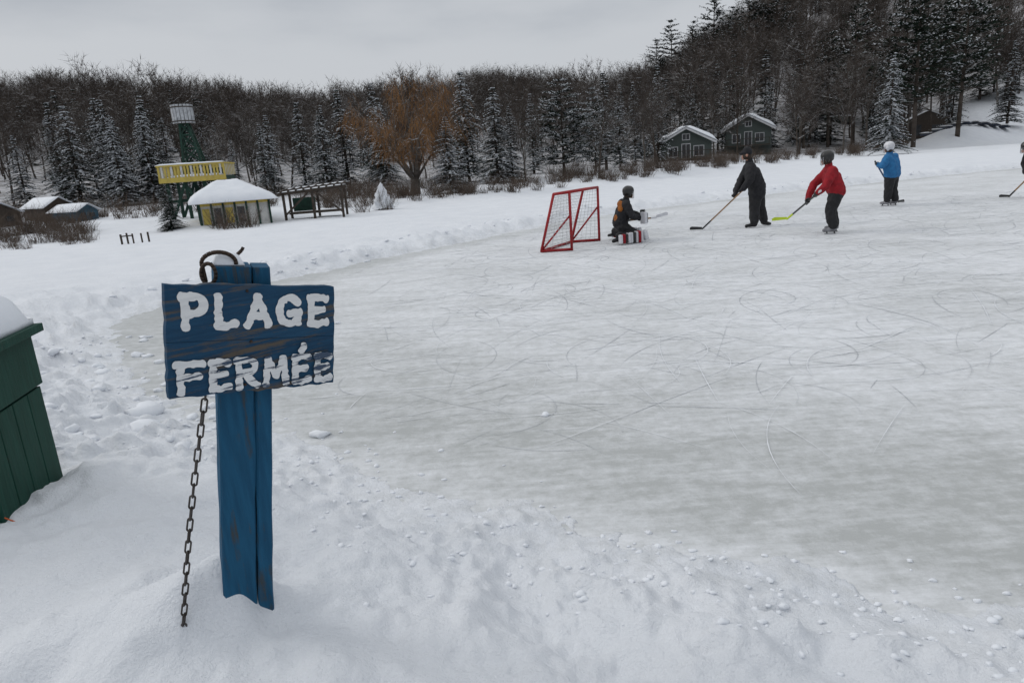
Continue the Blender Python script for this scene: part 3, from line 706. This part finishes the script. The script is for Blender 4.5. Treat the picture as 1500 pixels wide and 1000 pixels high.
def person(name,J,top,pants,glove,hat,hatkind,skates,ms_stick,st,k=1.,g=1.2,extra=None,hem=0.,shift=0.):
    if shift:
        J={a:((v[0]+shift,v[1],v[2]) if a!='face' else v) for a,v in J.items()};st=tuple((v[0]+shift,v[1],v[2]) for v in st)
    e=empty(name);P=[];V=Vector;q=k*g
    H=V(J['head']);face=V(J['face']).normalized();nk=V(J['neck']);ch=V(J['chest']);pv=V(J['pelvis'])
    side=(V(J['shR'])-V(J['shL'])).normalized()
    for s in (-1,0,1):
        P.append(('top',[(nk-V((0,0,.12))*k+side*s*.10*k,.085*k),(ch+side*s*.10*q,.125*q),((ch+pv)/2+side*s*.09*q,.128*q),(pv+side*s*.08*q,.130*q)]))
        if hem: P.append(('top',[(pv+side*s*.09*q,.125*q),(pv+side*s*.10*q-V((0,0,hem)),.125*q)]))
    P.append(('top',[(nk-V((0,0,.08))*k,.095*k),(nk+V((0,0,.012)),.076*k)]))
    P.append(('skin',[(nk,.055*k),(H-V((0,0,.05))*k,.06*k)]))
    P.append(('head',[(H-V((0,0,.035))*k+face*.015,.078*k),(H+V((0,0,.03))*k-face*.012,.092*k)]))
    P.append(('head',[(H-V((0,0,.06))*k-face*.03,.07*k)]))
    fc=H+face*.075*k
    P.append(('skin',[(fc-V((0,0,.035))*k,.034*k),(fc-V((0,0,.075))*k,.030*k)]))
    P.append(('skin',[(fc+face*.012*k,.014*k),(fc-V((0,0,.03))*k+face*.028*k,.016*k)]))
    P.append(('skin',[(fc-V((0,0,.062))*k+face*.018*k-side*.015,.009*k),(fc-V((0,0,.062))*k+face*.018*k+side*.015,.009*k)]))
    fs=face.cross(V((0,0,1))).normalized()
    for s in (-1,1): P.append(('skin',[(H-V((0,0,.01))+fs*s*.088*k,.018*k),(H-V((0,0,.04))+fs*s*.085*k,.013*k)]))
    for s in 'LR':
        sh,el,ha=V(J['sh'+s]),V(J['el'+s]),V(J['ha'+s])
        P.append(('top',[(nk*.5+sh*.5-V((0,0,.06)),.09*k),(sh,.085*q),(sh*.5+el*.5,.076*q),(el,.064*q),(el*.4+ha*.6,.054*q),(el*.2+ha*.8,.050*q)]))
        P.append(('glove',[(el*.27+ha*.73,.050*q),(el*.07+ha*.93,.040*k)]))
        hp,kn,an,toe=V(J['hip'+s]),V(J['kn'+s]),V(J['an'+s]),V(J['toe'+s])
        P.append(('pants',[(pv-V((0,0,.03)),.12*q),(hp,.115*q),(hp*.5+kn*.5,.098*q),(kn,.082*q),(kn*.5+an*.5,.080*q),(an+V((0,0,.06)),.068*q)]))
        P.append(('boot',[(an+V((0,0,.05)),.055*k),(an-V((0,0,.02)),.05*k),(toe,.04*k)]))
        P.append(('boot',[(an-V((0,0,.02))-(toe-an).normalized()*.03,.045*k),(toe,.036*k)]))
    sd=(V(st[1])-V(st[0])).normalized()
    for s in 'LR':
        ha=V(J['ha'+s]);el=V(J['el'+s]);grip(P,'glove',ha,sd,(el-ha),1.35)
    if extra: extra(P)
    remesh_body('body',P,dict(top=top,pants=pants,glove=glove,skin=m_skin,head=m_brownhair,boot=m_boot if skates else m_blk2,trim=m_org,pad=m_hwht),e,vox=.0125,folds=.010)
    E=MB()
    for s in (-1,1):
        c=H+face*.098*k+fs*s*.032*k+V((0,0,.008));E.tube(c-face*.01,c+face*.004,.011,.008,8,0)
    E.obj('eyes',[m_hblk],e)
    Hm=[]
    if hatkind=='helmet':
        Hm.append(('h',[(H+V((0,0,.045))*k-face*.02,.122*k),(H+V((0,0,.055))*k+face*.02,.115*k)]))
        for s in (-1,1): Hm.append(('h',[(H+fs*s*.085*k-face*.01,.045*k),(H+fs*s*.075*k-V((0,0,.06))-face*.01,.03*k)]))
        Hm.append(('h',[(H-face*.075*k-V((0,0,.02)),.06*k),(H-face*.06*k+V((0,0,.05)),.08*k)]))
        cg=MB()
        for a in range(-3,4):
            t=a*.33;dr=(face*math.cos(t)+fs*math.sin(t))
            pts=[H+dr*.125*k+V((0,0,z))*k for z in (.05,0,-.05,-.09)];pts.append(H+dr*.10*k+V((0,0,-.115))*k);cg.path(pts,.003,4)
        for z in (.03,-.01,-.05,-.09):
            pts=[H+(face*math.cos(t)+fs*math.sin(t))*.126*k+V((0,0,z))*k for t in np.linspace(-1.1,1.1,8)];cg.path(pts,.003,4)
        cg.obj('face_cage',[m_steel],e)
    else:
        Hm.append(('h',[(H+V((0,0,.05))*k-face*.012,.108*k),(H+V((0,0,.075))*k,.095*k)]))
        Hm.append(('h',[(H+V((0,0,.045))*k+face*.07*k,.05*k),(H+V((0,0,.035))*k+face*.15*k,.022*k)]))
    remesh_body('headgear',Hm,dict(h=hat),e,vox=.011,folds=.002)
    if skates:
        B=MB()
        for s in 'LR':
            an,toe=V(J['an'+s]),V(J['toe'+s]);a=V((an.x,an.y,.014))-V((toe.x-an.x,toe.y-an.y,0)).normalized()*.06;b_=V((toe.x,toe.y,.014))
            B.beam(a,b_,.006,.028,0)
            for c in (a*.85+b_*.15,a*.2+b_*.8): B.box((c.x,c.y,.038),(.022,.022,.045),1)
        B.obj('skate_blades',[m_steel,m_hblk],e)
    if st: stick(e,*st,ms_stick)
    return e
person('adult_hockey_player',dict(head=(5.83,16.58,1.71),face=(-1,.35,-.12),neck=(5.90,16.6,1.56),chest=(5.98,16.6,1.25),pelvis=(6.10,16.62,.93),
  shL=(5.86,16.38,1.40),shR=(5.98,16.84,1.40),elL=(5.80,16.24,1.13),elR=(5.84,16.96,1.13),haL=(5.66,16.38,.905),haR=(5.53,16.52,.80),
  hipL=(6.05,16.52,.84),hipR=(6.15,16.72,.84),knL=(5.99,16.46,.47),knR=(6.23,16.74,.47),anL=(5.98,16.42,.09),anR=(6.33,16.74,.09),toeL=(5.82,16.46,.045),toeR=(6.43,16.60,.045)),
  m_blk,m_blk2,m_blk,m_blk,'cap',False,[m_wood,m_hblk,m_hblk],((5.76,16.33,.99),(4.78,16.60,.03),(4.50,16.66,.03)),k=1.06,g=1.42,hem=.13)
person('red_jersey_hockey_player',dict(head=(6.72,14.4,1.54),face=(-.9,.45,-.25),neck=(6.77,14.42,1.41),chest=(6.84,14.43,1.15),pelvis=(6.97,14.46,.88),
  shL=(6.76,14.22,1.28),shR=(6.86,14.64,1.28),elL=(6.60,14.12,1.03),elR=(6.62,14.74,1.02),haL=(6.455,14.26,.84),haR=(6.42,14.60,.68),
  hipL=(6.92,14.35,.80),hipR=(7.02,14.57,.80),knL=(6.80,14.32,.47),knR=(6.96,14.62,.47),anL=(6.86,14.28,.12),anR=(7.06,14.62,.12),toeL=(6.70,14.32,.085),toeR=(6.91,14.70,.085)),
  m_redc,m_blk2,m_hblk,m_hblk,'helmet',True,[m_hblk,m_lime,m_hwht],((6.48,14.10,.92),(6.36,15.45,.25),(6.08,15.60,.22)),k=1.0,g=1.32)
person('blue_jacket_hockey_player',dict(head=(10.70,19.3,1.59),face=(-.6,.75,-.2),neck=(10.74,19.32,1.46),chest=(10.80,19.33,1.20),pelvis=(10.88,19.36,.88),
  shL=(10.62,19.18,1.32),shR=(10.97,19.47,1.32),elL=(10.44,19.10,1.12),elR=(11.02,19.58,1.06),haL=(10.40,19.27,1.16),haR=(10.84,19.56,.82),
  hipL=(10.79,19.30,.80),hipR=(10.96,19.45,.80),knL=(10.78,19.32,.47),knR=(10.99,19.47,.47),anL=(10.80,19.38,.12),anR=(11.04,19.42,.12),toeL=(10.68,19.48,.085),toeR=(10.98,19.58,.085)),
  m_bluc,m_blk2,m_hblk,m_hwht,'helmet',True,[m_blueb,m_hblk,m_hblk],((10.28,19.19,1.255),(11.48,20.0,.03),(11.70,20.14,.02)),k=1.04,g=1.32)
person('hockey_player',dict(head=(15.0,18.6,1.36),face=(-1,.1,-.4),neck=(15.15,18.6,1.26),chest=(15.3,18.62,1.10),pelvis=(15.6,18.65,.85),
  shL=(15.20,18.38,1.18),shR=(15.25,18.84,1.18),elL=(15.25,18.32,.94),elR=(15.25,18.93,.94),haL=(15.22,18.5,.80),haR=(15.18,18.75,.68),
  hipL=(15.6,18.55,.8),hipR=(15.62,18.75,.8),knL=(15.5,18.5,.46),knR=(15.6,18.8,.46),anL=(15.6,18.5,.12),anR=(15.8,18.8,.12),toeL=(15.45,18.5,.085),toeR=(15.65,18.8,.085)),
  m_blk,m_blk2,m_hblk,m_hblk,'helmet',True,[m_wood,m_hblk,m_hblk],((15.25,18.30,.92),(15.2,19.3,.03),(15.0,19.4,.03)),k=1.0,shift=-1.02)
def gx(P):
    V=Vector
    P.append(('trim',[(V((2.58,15.24,.86)),.07),(V((2.57,15.20,.76)),.06)]))
    P.append(('trim',[(V((2.57,15.50,.52)),.09),(V((2.55,15.34,.54)),.10)]))
ge=person('hockey_goalie',dict(head=(2.80,15.42,1.07),face=(1,.25,-.15),neck=(2.75,15.43,.94),chest=(2.69,15.44,.70),pelvis=(2.60,15.45,.42),
  shL=(2.70,15.66,.84),shR=(2.70,15.20,.84),elL=(2.88,15.76,.62),elR=(2.82,15.10,.58),haL=(3.06,15.50,.56),haR=(3.02,15.22,.52),
  hipL=(2.62,15.58,.36),hipR=(2.62,15.32,.36),knL=(2.90,15.70,.17),knR=(2.90,15.22,.17),anL=(2.56,16.0,.14),anR=(2.50,14.98,.14),toeL=(2.44,16.07,.10),toeR=(2.36,14.92,.10)),
  m_blk,m_blk2,m_blk,m_hblk,'helmet',False,[m_wood,m_hwht,m_hblk],((2.72,15.12,.50),(3.40,15.35,.50),(3.66,15.42,.54)),k=.98,g=1.24,extra=gx)
def pads():
    B=MB()
    for (a,b_) in (((3.02,15.16,.14),(2.46,14.88,.13)),((3.02,15.78,.14),(2.50,16.14,.13))):
        a=Vector(a);b_=Vector(b_);n=9;d=(b_-a).normalized();o=Vector((d.y,-d.x,0));o=o if o.y*(a.y-15.47)>0 else -o
        for k in range(n):
            p=a+(b_-a)*(k/n)+o*.04;q=a+(b_-a)*((k+.95)/n)+o*.04;B.beam(p,q,.10+.02*(k%2),.27-.010*k,(0,1,0,2,0,0,2,1,0)[k])
        B.beam(a+o*.06-d*.02,a-d*.12+o*.04+Vector((0,0,.03)),.10,.22,0)
    o=B.obj('leg_pads',[m_hwht,m_redc,m_hblk],ge)
    bv=o.modifiers.new('b','BEVEL');bv.width=.022;bv.segments=3
    C=MB();C.box((3.08,15.13,.53),(.08,.17,.25),0,rot=.5);C.box((3.125,15.115,.53),(.012,.12,.20),1,rot=.5)
    C.box((3.13,15.52,.58),(.10,.20,.20),1,rot=-.3);C.box((3.19,15.50,.58),(.012,.14,.14),0,rot=-.3);C.obj('blocker_and_catcher',[m_hwht,m_hblk],ge).modifiers.new('b','BEVEL').width=.02
pads()

# ------------------------------------------------------------------ foreground sign
def paintwood(name,c,c2,bare,stretch,amt=(.58,.68)):
    m,nt,b=newmat(name)
    g=noise(nt,2.2,7,stretch=stretch,rough=.65);g2=noise(nt,6,6,rough=.7)
    f=ramp(nt,math2(nt,'ADD',math2(nt,'MULTIPLY',g,.65),math2(nt,'MULTIPLY',g2,.35)),*amt)
    base=mixc(nt,ramp(nt,noise(nt,3,5,stretch=stretch),.35,.65),c,c2)
    nt.links.new(mixc(nt,f,base,bare),b.inputs['Base Color']);b.inputs['Roughness'].default_value=.65;b.inputs['Specular IOR Level'].default_value=.2
    bump(nt,b,math2(nt,'ADD',noise(nt,5,6,stretch=stretch,rough=.7),math2(nt,'MULTIPLY',f,-.4)),.7,.005);return m
m_sign=paintwood('weathered_blue_board',(.007,.038,.082),(.012,.058,.118),(.085,.072,.058),(1.2,1.2,22),(.515,.60))
m_post=paintwood('weathered_blue_post',(.006,.060,.125),(.010,.083,.165),(.045,.052,.055),(16,16,1.2),(.54,.63))
m_txt=paintwood('white_lettering',(.70,.71,.71),(.62,.63,.64),(.13,.14,.16),(1.5,1.5,26),(.60,.64))
m_txt2=paintwood('worn_white_lettering',(.70,.71,.71),(.60,.62,.64),(.05,.075,.12),(1.5,1.5,30),(.53,.56))
m_iron=simple('rusty_iron',(.035,.028,.024),(.06,.04,.03),30,.6,metal=.6)
TL,TR_,BR,BL=Vector((-.964,1.916,1.636)),Vector((-.584,2.282,1.536)),Vector((-.63,2.278,1.202)),Vector((-1.015,1.91,1.298))
nrm=((TR_-TL).cross(TL-BL)).normalized()
if nrm.y>0: nrm=-nrm
def SP(s,t,o=0):
    return TL*(1-s)*(1-t)+TR_*s*(1-t)+BR*s*t+BL*(1-s)*t+nrm*o
se=empty('beach_closed_sign')
def board():
    B=MB();
    for t0,t1,of in ((0,.498,0),(.502,1,-.001)):
        nx,ny=40,8;V=[];F=[]
        for layer in (0,-.022):
            for a in range(nx+1):
                for c in range(ny+1):
                    s=a/nx;t=t0+(t1-t0)*c/ny
                    js=.010*(float(vn(np.array(t*25),np.array(3.+a),2))-.5) if a in(0,nx) else 0
                    jt=.022*(float(vn(np.array(s*18),np.array(5.+c),3))-.5) if c in(0,ny) and (t in(0,1)) else 0
                    V.append(SP(s+js,t+jt,layer+of))
        n=(nx+1)*(ny+1);I=lambda a,c:a*(ny+1)+c
        for a in range(nx):
            for c in range(ny): F.append((I(a,c),I(a,c+1),I(a+1,c+1),I(a+1,c)));F.append((n+I(a,c),n+I(a+1,c),n+I(a+1,c+1),n+I(a,c+1)))
        for a in range(nx): F.append((I(a,0),I(a+1,0),n+I(a+1,0),n+I(a,0)));F.append((I(a+1,ny),I(a,ny),n+I(a,ny),n+I(a+1,ny)))
        for c in range(ny): F.append((I(0,c+1),I(0,c),n+I(0,c),n+I(0,c+1)));F.append((I(nx,c),I(nx,c+1),n+I(nx,c+1),n+I(nx,c)))
        B.add(V,F,0)
    for s,t in ((.44,.05),(.42,.93),(.50,.93),(.46,.52)):
        B.tube(SP(s,t,-.001),SP(s,t,.004),.005,.004,8,1)
    B.obj('board',[m_sign,m_iron],se)
board()
def arc(cx,cy,rx,ry,a0,a1,n=14): return [(cx+rx*math.cos(math.radians(a0+(a1-a0)*k/n)),cy+ry*math.sin(math.radians(a0+(a1-a0)*k/n))) for k in range(n+1)]
GL={
'P':[[(.14,.03),(.16,.5),(.15,.97)],[(.02,.04),(.35,.02)]+arc(.55,.28,.33,.26,-90,90,12)+[(.3,.55)]],
'L':[[(.16,.03),(.15,.5),(.17,.92)],[(.1,.93),(.5,.96),(.93,.88)]],
'A':[[(.5,.03),(.32,.45),(.08,.96)],[(.5,.04),(.68,.45),(.9,.95)],[(.28,.66),(.72,.63)]],
'G':[[(.86,.22)]+arc(.5,.5,.40,.45,-45,-350,22),[(.52,.58),(.92,.56)],[(.88,.58),(.86,.9)]],
'E':[[(.16,.04),(.14,.5),(.16,.96)],[(.08,.06),(.5,.03),(.92,.08)],[(.15,.5),(.75,.47)],[(.1,.95),(.5,.97),(.93,.9)]],
'F':[[(.16,.04),(.14,.5),(.17,.98)],[(.02,.07),(.5,.04),(.95,.06)],[(.15,.5),(.82,.47)]],
'R':[[(.14,.04),(.15,.5),(.13,.98)],[(.04,.05),(.35,.03)]+arc(.52,.26,.33,.22,-90,90,12)+[(.25,.5)],[(.42,.52),(.65,.75),(.93,.95)]],
'M':[[(.1,.97),(.14,.5),(.2,.06)],[(.2,.06),(.36,.4),(.5,.66)],[(.5,.66),(.66,.4),(.8,.05)],[(.8,.05),(.86,.5),(.92,.96)]],
"'":[[(.3,.9),(.7,.1)]]}
def letters():
    B=MB();off=[.0012]
    def stroke(pts,s0,s1,t0,t1,w,mi):
        P=[Vector((s0+(s1-s0)*x,t0+(t1-t0)*y)) for x,y in pts]
        Mx=[Vector((p.x*.537,p.y*.338)) for p in P];out=[]
        for a,b_ in zip(Mx[:-1],Mx[1:]):
            n=max(1,int((b_-a).length/.004));out+=[a+(b_-a)*k/n for k in range(n)]
        out.append(Mx[-1]);d0=(out[1]-out[0]).normalized();d1=(out[-1]-out[-2]).normalized()
        L=len(out)
        seq=[]
        for k in range(4,0,-1): seq.append((out[0]-d0*w*.5*math.sin(k/4*1.5708),d0,math.cos(k/4*1.5708)))
        for k,p in enumerate(out):
            d=(out[min(k+1,L-1)]-out[max(k-1,0)]).normalized();seq.append((p,d,1))
        for k in range(1,5): seq.append((out[-1]+d1*w*.5*math.sin(k/4*1.5708),d1,math.cos(k/4*1.5708)))
        V=[];F=[];sd_=random.random()*100;M_=len(seq)
        for k,(p,d,f) in enumerate(seq):
            e=min(k,M_-1-k);bl=1+.25*math.exp(-(e/3.5)**2)
            n=Vector((-d.y,d.x))
            wl=w*.5*f*bl*(1+.5*(float(vn(np.array(k*.45+sd_),np.array(1.),7))-.5));wr=w*.5*f*bl*(1+.5*(float(vn(np.array(k*.45+sd_),np.array(9.),8))-.5))
            off[0]+=2e-6
            for q in (p+n*wl,p-n*wr): V.append(SP(q.x/.537,q.y/.338,off[0]))
            if k: o=len(V)-4;F.append((o,o+2,o+3,o+1))
        off[0]+=1.0e-4
        B.add(V,F,mi)
    random.seed(3)
    def word(items,t0,t1,w,mi):
        for ch,s0,s1,*r in items:
            a,b_=(r if r else (t0,t1))
            for st_ in GL[ch]: stroke(st_,s0+.018,s1-.012,a+.02,b_-.02,w,mi)
    word([('P',.06,.225),('L',.238,.392),('A',.41,.59),('G',.6,.785),('E',.80,.96)],.075,.40,.0245,0)
    word([('F',.02,.20),('E',.20,.345),('R',.345,.51),('M',.51,.695),("'",.745,.81,.56,.66),('E',.695,.84),('E',.845,.985)],.665,.975,.0225,1)
    B.obj('painted_letters',[m_txt,m_txt2],se)
letters()
def post():
    top=Vector((-.846,2.18,1.645));base=Vector((-1.045,2.18,.30));ax=(top-base).normalized()
    fr=Vector((.45,-.89,0)).normalized();rt=ax.cross(fr).normalized()
    if rt.x<0: rt=-rt
    fr=(fr-ax*fr.dot(ax)).normalized();B=MB()
    def prism(c0,c1,hd,zt,ch=.006,n=30):
        b0=base-ax*.5;L=(top-b0).length+zt;V=[];F=[]
        prof=[(c0+ch,-hd),(c1-ch,-hd),(c1,-hd+ch),(c1,hd-ch),(c1-ch,hd),(c0+ch,hd),(c0,hd-ch),(c0,-hd+ch)]
        for k in range(n+1):
            p=b0+ax*(L*k/n)
            for a,(x,y) in enumerate(prof):
                j=.005*(float(vn(np.array(k*.7),np.array(a*3.1+c0*50),6))-.5)
                V.append(p+rt*(x+j)-fr*(y-j))
        for k in range(n):
            for a in range(8): F.append((k*8+a,k*8+(a+1)%8,(k+1)*8+(a+1)%8,(k+1)*8+a))
        F.append(tuple(range(n*8,n*8+8)))
        B.add(V,F,0)
    prism(-.082,.030,.05,0.0);prism(.033,.085,.049,-.002)
    B.obj('post',[m_post],se)
    R=MB();tc=top-rt*.03
    pts=[tc-rt*.075+fr*.05+ax*(-.045)]
    for k in range(13):
        a=math.radians(200-k*17);pts.append(tc-rt*.035+ax*.008+rt*math.cos(a)*.05+fr*.03+ax*.035*math.sin(a)*1.0)
    R.path(pts,.0065,8)
    for k in range(16):
        a=6.283*k/16;b_=6.283*(k+1)/16
        f=lambda t:tc-rt*.068+fr*.058+ax*(-.02)+rt*.020*math.cos(t)+ax*.032*math.sin(t)+fr*.012*math.cos(t)
        R.tube(f(a),f(b_),.006,.006,8,0)
    R.path([tc+rt*.01+fr*.01+ax*.0,tc+rt*.02+ax*.03,tc+rt*.035+ax*.045,tc+rt*.04+ax*.055],.0055,8)
    R.obj('iron_ring',[m_iron],se,True)
    def cap(u,v): return (tc+rt*(-.05+.09*u)+fr*(.03-.06*v)+ax*.001),.038
    snowpad('snow_cap',cap,8,6,se,seed=12)
post()
def chain():
    a=Vector((-.955,2.045,1.31));b_=Vector((-1.205,2.03,.36));pts=[]
    n=25
    for k in range(n):
        t=k/(n-1);p=a*(1-t)+b_*t+Vector((-.018*math.sin(t*3.1),0,-.012*math.sin(t*3.1)));pts.append(p)
    B=MB();d=(b_-a).normalized();L=(b_-a).length/(n-1)*1.36
    u0=Vector((.5,-.86,0));u0=(u0-d*u0.dot(d)).normalized();v0=d.cross(u0)
    for k,p in enumerate(pts):
        t=random.uniform(-.2,.2)+(.35 if k%2 else 1.9);w=u0*math.cos(t)+v0*math.sin(t);hl=L/2-.004;hw=.0085;loop=[]
        for a_ in range(16):
            an_=6.283*a_/16;c,s=math.cos(an_),math.sin(an_)
            loop.append(p+d*((hl-hw)*(1 if c>0 else -1)+hw*c)+w*hw*s)
        for x in range(16): B.tube(loop[x],loop[(x+1)%16],.0033,.0033,6,0,cap=False)
    B.obj('hanging_chain',[simple('galvanised_chain',(.10,.09,.085),(.05,.043,.038),40,.5,metal=.7)],se,True)
chain()
def gbox():
    e=empty('green_wooden_storage_box');mg=paintwood('weathered_green_paint',(.006,.038,.026),(.009,.052,.037),(.03,.035,.03),(10,10,1.2),(.59,.7));B=MB()
    A=Vector((-2.6,3.13,0));C=Vector((-2.735,3.80,0));dv=(C-A).normalized();out=Vector((dv.y,-dv.x,0))
    if out.x<0: out=-out
    M=Matrix((dv,-out,Vector((0,0,1)))).transposed()
    L=(C-A).length;mid=(A+C)/2
    for k in range(4):
        w=L/4;c=A+dv*(w*(k+.5))-out*.02;B.box((c.x,c.y,.42),(w-.006,.04,.84),0,M=M)
    c=mid-out*.012;B.box((c.x,c.y,1.0),(L+.015,.05,.29),0,M=M)
    c=mid-out*.62;B.box((c.x,c.y,.5),(L-.05,1.14,1.18),0,M=M)
    for s in (-1,1):
        for k in range(6):
            c=mid+dv*s*(L/2-.01)-out*(.12+.2*k);B.box((c.x,c.y,.5),(.04,.19,1.24),0,M=M)
    c=mid-out*.6;B.box((c.x,c.y,1.175),(L+.09,1.34,.045),0,M=M)
    o=B.obj('planks_and_lid',[mg],e);bv=o.modifiers.new('b','BEVEL');bv.width=.004;bv.segments=2
    def s_(u,v):
        return (mid+out*(.03)-out*(1.2*u)+dv*((L+.07)*(v-.5))+Vector((0,0,1.195))),.20+.09*u
    snowpad('lid_snow',s_,20,16,e,seed=5)
    O=MB();O.tube((-2.53,3.16,.29),(-2.66,3.12,.40),.0035,.0035,8,0);O.obj('orange_marker_rod',[simple('orange_plastic',(.5,.10,.02),(.4,.08,.02),5)],e)
gbox()

# ------------------------------------------------------------------ sky, sun, camera
w=bpy.data.worlds.new('World');scene.world=w;w.use_nodes=True;nt=w.node_tree;bg=nt.nodes['Background']
SUNEL,SUNAZ=34,-75
sky=N(nt,'ShaderNodeTexSky',sky_type='NISHITA');sky.sun_disc=False;sky.sun_elevation=math.radians(SUNEL);sky.sun_rotation=math.radians(SUNAZ);sky.dust_density=5
tc=N(nt,'ShaderNodeTexCoord');sep=N(nt,'ShaderNodeSeparateXYZ');nt.links.new(tc.outputs['Generated'],sep.inputs[0])
cr=N(nt,'ShaderNodeValToRGB');cr.color_ramp.interpolation='EASE';E_=cr.color_ramp.elements
E_[0].position=0;E_[0].color=(.58,.605,.64,1);E_[1].position=1;E_[1].color=(.97,.985,1.0,1)
for p,c in ((.15,(.57,.595,.63)),(.31,(.37,.405,.455)),(.6,(.81,.835,.87))):
    q_=E_.new(p);q_.color=(*c,1)
mpz=N(nt,'ShaderNodeMapping');mpz.inputs['Scale'].default_value=(1.4,1.4,5);nt.links.new(tc.outputs['Generated'],mpz.inputs[0])
nz=N(nt,'ShaderNodeTexNoise');nz.inputs['Scale'].default_value=1.9;nz.inputs['Detail'].default_value=6;nt.links.new(mpz.outputs[0],nz.inputs[0])
zz=math2(nt,'ADD',sep.outputs[2],math2(nt,'MULTIPLY',math2(nt,'SUBTRACT',nz.outputs['Fac'],.5),.30))
nt.links.new(zz,cr.inputs[0])
sc_=N(nt,'ShaderNodeVectorMath',operation='SCALE');nt.links.new(cr.outputs[0],sc_.inputs[0]);sc_.inputs['Scale'].default_value=10
mx=mixc(nt,.95,(0,0,0),(0,0,0));mn=nt.nodes[-1];mn.inputs[0].default_value=.95;nt.links.new(sky.outputs[0],mn.inputs[6]);nt.links.new(sc_.outputs[0],mn.inputs[7])
nt.links.new(mx,bg.inputs['Color']);bg.inputs['Strength'].default_value=.1
sl=bpy.data.lights.new('sun','SUN');sl.energy=.85;sl.angle=math.radians(22);sl.color=(1,.97,.93);so=link(bpy.data.objects.new('sun',sl))
el,az=math.radians(SUNEL),math.radians(SUNAZ);dirv=Vector((math.sin(az)*math.cos(el),math.cos(az)*math.cos(el),math.sin(el)))
so.rotation_euler=dirv.to_track_quat('Z','Y').to_euler()
cam=bpy.data.cameras.new('camera');cam.lens=24;cam.sensor_width=36;cam.clip_start=.05;cam.clip_end=3000
co=bpy.data.objects.new('camera',cam);COL.objects.link(co);scene.camera=co
r=math.radians(4);p=math.radians(14.65)
Xv=Vector((1,0,0));U=Vector((0,math.sin(p),math.cos(p)));Fw=Vector((0,math.cos(p),-math.sin(p)))
right=Xv*math.cos(r)-U*math.sin(r);up=Xv*math.sin(r)+U*math.cos(r)
M=Matrix((right,up,-Fw)).transposed().to_4x4();M.translation=Vector((0,0,1.9));co.matrix_world=M
